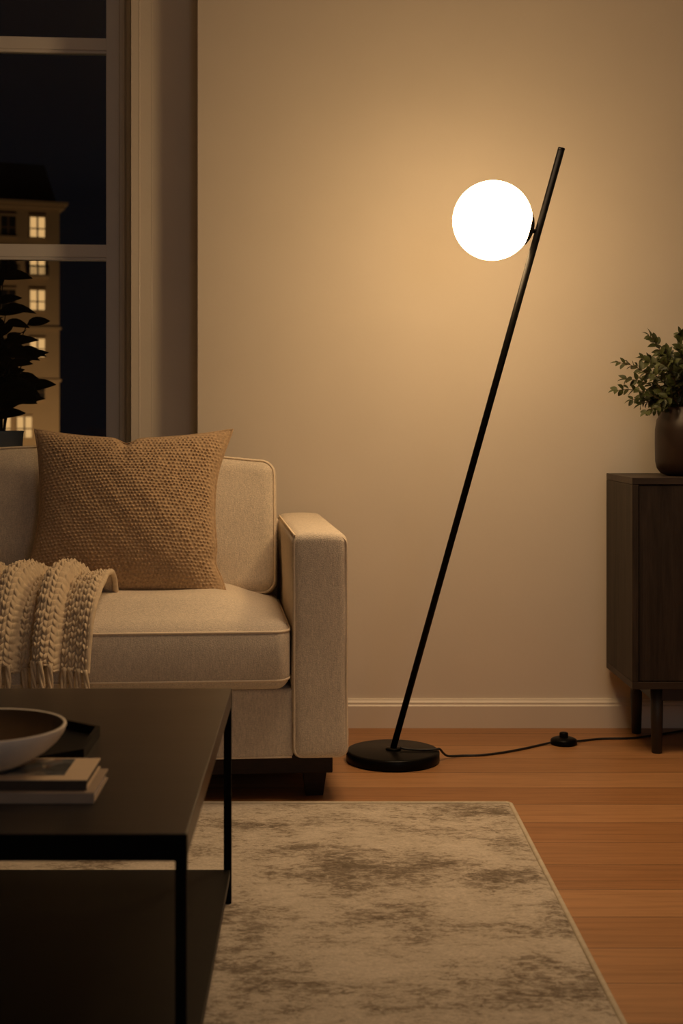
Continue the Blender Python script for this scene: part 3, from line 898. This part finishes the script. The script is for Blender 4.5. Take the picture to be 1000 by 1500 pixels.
for k, tp in enumerate(tips):
    tp = np.array(tp)
    a = math.atan2(tp[1] - NK[1], tp[0] - NK[0])
    hr = math.hypot(tp[0] - NK[0], tp[1] - NK[1])
    s = NK + np.array((min(0.06, hr) * 0.8 * math.cos(a), min(0.06, hr) * 0.8 * math.sin(a), 0.0))
    lift = 0.04 + 0.5 * max(0.0, tp[2] - NK[2]) * 0.4
    mid = (s + tp) / 2 + np.array((-0.15 * (tp[0] - s[0]), -0.15 * (tp[1] - s[1]), lift))
    pts = bez(s, mid, tp, 16)
    st = MB().tube(pts, [0.0019 - 0.0011 * i / 15 for i in range(16)], 6)
    br = link('branch', st, 'twig', plant)
    lv = MB()
    ln = sum(np.linalg.norm(np.array(pts[i + 1]) - np.array(pts[i])) for i in range(15))
    npairs = max(5, int(ln / 0.0175))
    for q in range(npairs):
        t = 0.22 + 0.76 * q / (npairs - 1)
        i = min(14, int(t * 15)); f = t * 15 - i
        b = Vector(pts[i]).lerp(Vector(pts[i + 1]), f)
        tg = (Vector(pts[i + 1]) - Vector(pts[i])).normalized()
        side = tg.cross(Vector((0, 0, 1)))
        side = side.normalized() if side.length > 0.05 else Vector((1, 0, 0))
        side = Matrix.Rotation(random.uniform(-0.7, 0.7) + (q % 2) * 1.3, 3, tg) @ side
        for sg in (-1, 1):
            d = (side * sg * 0.8 + tg * random.uniform(0.4, 0.8) + Vector((random.uniform(-.2, .2), random.uniform(-.2, .2), random.uniform(-.15, .25))))
            L = random.uniform(0.023, 0.034) * (1 - 0.15 * t)
            leaf(lv, b, d, Vector((random.uniform(-.7, .5), random.uniform(-1.3, -.2), 0.7)), L, L * random.uniform(0.52, 0.64), random.uniform(0.05, 0.35))
    leaf(lv, pts[-1], Vector(pts[-1]) - Vector(pts[-3]), (0, -0.4, 1), 0.024, 0.012)
    link('leaves', lv, 'leaf', br)

# ---------------------------------------------------------------- dark plant on the outer ledge behind the glass
PB = np.array(wp((-0.715, WD + 0.16, 0.6803)))
wpnt = empty('potted_plant', tuple(PB), 'dark broad-leaved plant in pale pot outside the night window behind the sofa', 'plant')
link('pot', MB().lathe([(0, 0), (0.085, 0), (0.089, 0.004), (0.103, 0.205), (0.106, 0.210), (0.101, 0.212), (0.096, 0.190), (0, 0.188)], tuple(PB), seg=48), 'white_pot', wpnt)
link('soil', MB().lathe([(0.0962, 0.1905), (0.05, 0.193), (0, 0.195)], tuple(PB), seg=32), 'soil', wpnt)
S0 = PB + np.array((0, 0, 0.19))
for k in range(15):
    a = random.uniform(-1.2, 1.2) if k % 4 else random.uniform(2, 4)
    rr = random.uniform(0.05, 0.19); hh = 0.10 + 0.45 * (k / 14)
    if hh > 0.42: rr *= 0.45
    s = S0 + np.array((0.04 * math.cos(a), 0.04 * math.sin(a), 0))
    tp = S0 + np.array((rr * math.cos(a), rr * 0.55 * math.sin(a), hh))
    pts = bez(s, (s + tp) / 2 + np.array((-0.03 * math.cos(a), 0, 0.06)), tp, 14)
    stm = link('stem', MB().tube(pts, [0.0035 - 0.0018 * i / 13 for i in range(14)], 6), 'dark_twig', wpnt)
    lv = MB()
    for q in range(8):
        t = 0.3 + 0.7 * q / 7
        i = min(12, int(t * 13)); b = Vector(pts[i]).lerp(Vector(pts[i + 1]), t * 13 - i)
        an = q * 2.4 + k
        d = Vector((math.cos(an), 0.6 * math.sin(an), random.uniform(-0.15, 0.55)))
        L = random.uniform(0.085, 0.135)
        leaf(lv, b, d, Vector((random.uniform(-.4, .4), random.uniform(-1.2, -.3), 0.6)), L, L * random.uniform(0.44, 0.6), random.uniform(0.1, 0.5))
    link('leaves', lv, 'dark_leaf', stm)

# ---------------------------------------------------------------- apartment building across the street
BA = math.radians(20)
BOX, BOY = (87 - 460) / 2000 * 80, 80.0
def bp(p):                                       # facade coordinates: x to the left of the corner is negative, +y into the building
    return (BOX + p[0] * math.cos(BA) - p[1] * math.sin(BA), BOY + p[0] * math.sin(BA) + p[1] * math.cos(BA), p[2])
bd = empty('apartment_building', (BOX - 6, BOY, -9), 'ochre apartment building with lit windows seen through the window at night', 'building')
link('facade', MB().box((-16, 0, -9), (0, 9, 13.4)).xf(bp), 'facade', bd)
mb = MB().box((-16.2, -0.28, 13.4), (0.28, 9.2, 13.62)).box((-16.2, -0.45, 13.62), (0.45, 9.2, 13.78))
link('cornice', mb.xf(bp), 'facade', bd)
for zc in (3.3, 6.35, 10.95):
    link('string_course', MB().box((-16.05, -0.10, zc), (0.10, 0.1, zc + 0.16)).xf(bp), 'facade', bd)
rf = MB().hexa([(-16, 0.1, 13.78), (-0.15, 0.1, 13.78), (-0.15, 9, 13.78), (-16, 9, 13.78)], [(-15.4, 0.8, 16.1), (-0.75, 0.8, 16.1), (-0.75, 8.4, 16.1), (-15.4, 8.4, 16.1)])
link('roof', rf.xf(bp), 'slate', bd)
rows = [(11.72, 12.88), (9.55, 10.66), (7.48, 8.62), (4.75, 5.80), (2.30, 3.2), (0.05, 1.25)]
lit = {(0, 0), (0, 1), (0, 2), (0, 3), (1, 5), (3, 1), (4, 4)}
for c_, uc in enumerate((-1.28, -2.02 if False else -2.95, -4.65, -6.4, -8.1)):
    for r_, (z0, z1) in enumerate(rows):
        u = uc
        if r_ == 5: u = uc - 0.75 if c_ == 0 else uc - 0.3
        is_lit = (c_, r_) in lit or (c_ == 0 and r_ == 5)
        w = 0.42
        f = MB()
        f.box((u - w - 0.07, -0.07, z0 - 0.08), (u - w, 0.05, z1 + 0.10)).box((u + w, -0.07, z0 - 0.08), (u + w + 0.07, 0.05, z1 + 0.10))
        f.box((u - w - 0.07, -0.10, z1), (u + w + 0.07, 0.05, z1 + 0.12)).box((u - w - 0.1, -0.14, z0 - 0.12), (u + w + 0.1, 0.05, z0))
        wn = link('window', f.xf(bp), 'facade', bd)
        link('pane', MB().box((u - w, -0.02, z0), (u + w, 0.0, z1)).xf(bp), 'lit_window' if is_lit else 'dark_window', wn)
        br = MB().box((u - 0.05, -0.05, z0), (u + 0.05, -0.015, z1)).box((u - w, -0.05, z0 + (z1 - z0) * 0.40), (u + w, -0.015, z0 + (z1 - z0) * 0.46))
        link('glazing_bar', br.xf(bp), 'mullion', wn)
for u in (-1.28, -2.95, -4.65):
    ba = MB().box((u - 0.62, -0.55, 9.33), (u + 0.62, 0.02, 9.47))
    link('balcony_slab', ba.xf(bp), 'facade', bd)
    ra = MB().box((u - 0.60, -0.53, 9.98), (u + 0.60, -0.49, 10.04))
    for q in range(13):
        x = u - 0.58 + q * 1.16 / 12
        ra.box((x - 0.02, -0.525, 9.47), (x + 0.02, -0.495, 9.98))
    link('balcony_railing', ra.xf(bp), 'slate', bd)

# ---------------------------------------------------------------- light
w = bpy.data.worlds.new('night'); sc.world = w; w.use_nodes = True
bg = w.node_tree.nodes['Background']
bg.inputs[0].default_value = (0.62, 0.68, 1.0, 1); bg.inputs[1].default_value = 0.0030

def area(name, loc, size, power, c, target):
    l = bpy.data.lights.new(name, 'AREA'); l.shape = 'DISK'; l.size = size; l.energy = power; l.color = c
    o = bpy.data.objects.new(name, l); o.location = loc
    o.rotation_euler = (Vector(target) - Vector(loc)).to_track_quat('-Z', 'Y').to_euler()
    col.objects.link(o); return o
la = area('added_overhead_fill', (0.50, 3.05, 2.66), 1.1, 7.6, (1.0, 0.68, 0.40), (0.50, 3.05, 0))  # added fill from above, no fixture: lifts lower wall, seat and floor
la.data.spread = math.radians(80)
area('added_rear_fill', (1.1, -1.5, 1.5), 1.1, 6.2, (1.0, 0.97, 1.0), (0.2, 3.3, 0.5))  # added soft fill from behind the camera for the sofa front, no lamp modelled
sl = bpy.data.lights.new('street_lamp_light', 'POINT'); sl.energy = 1300; sl.color = (1.0, 0.60, 0.29); sl.shadow_soft_size = 0.4
so = bpy.data.objects.new('street_lamp_light', sl); so.location = bp((-0.5, -8.0, -2.0)); col.objects.link(so)

# ---------------------------------------------------------------- camera
cd = bpy.data.cameras.new('camera'); cam = bpy.data.objects.new('camera', cd); col.objects.link(cam)
cam.location = (0, 0, CAM_H); cam.rotation_euler = (PI / 2, 0, 0)
cd.sensor_fit = 'VERTICAL'; cd.sensor_height = 36; cd.sensor_width = 24; cd.lens = 48
cd.shift_x = 40 / 1500; cd.shift_y = -131 / 1500
cd.dof.use_dof = True; cd.dof.focus_distance = 3.5; cd.dof.aperture_fstop = 5.6
cd.clip_end = 400
sc.camera = cam

vs_ = sc.view_settings
vs_.view_transform = 'Standard'; vs_.look = 'None'; vs_.exposure = 0.0; vs_.gamma = 1.0; vs_.use_curve_mapping = False
cy = sc.cycles
cy.max_bounces = 8; cy.diffuse_bounces = 5; cy.glossy_bounces = 4; cy.transparent_max_bounces = 12
cy.caustics_reflective = False; cy.caustics_refractive = False; cy.sample_clamp_indirect = 4.0
cy.use_denoising = True
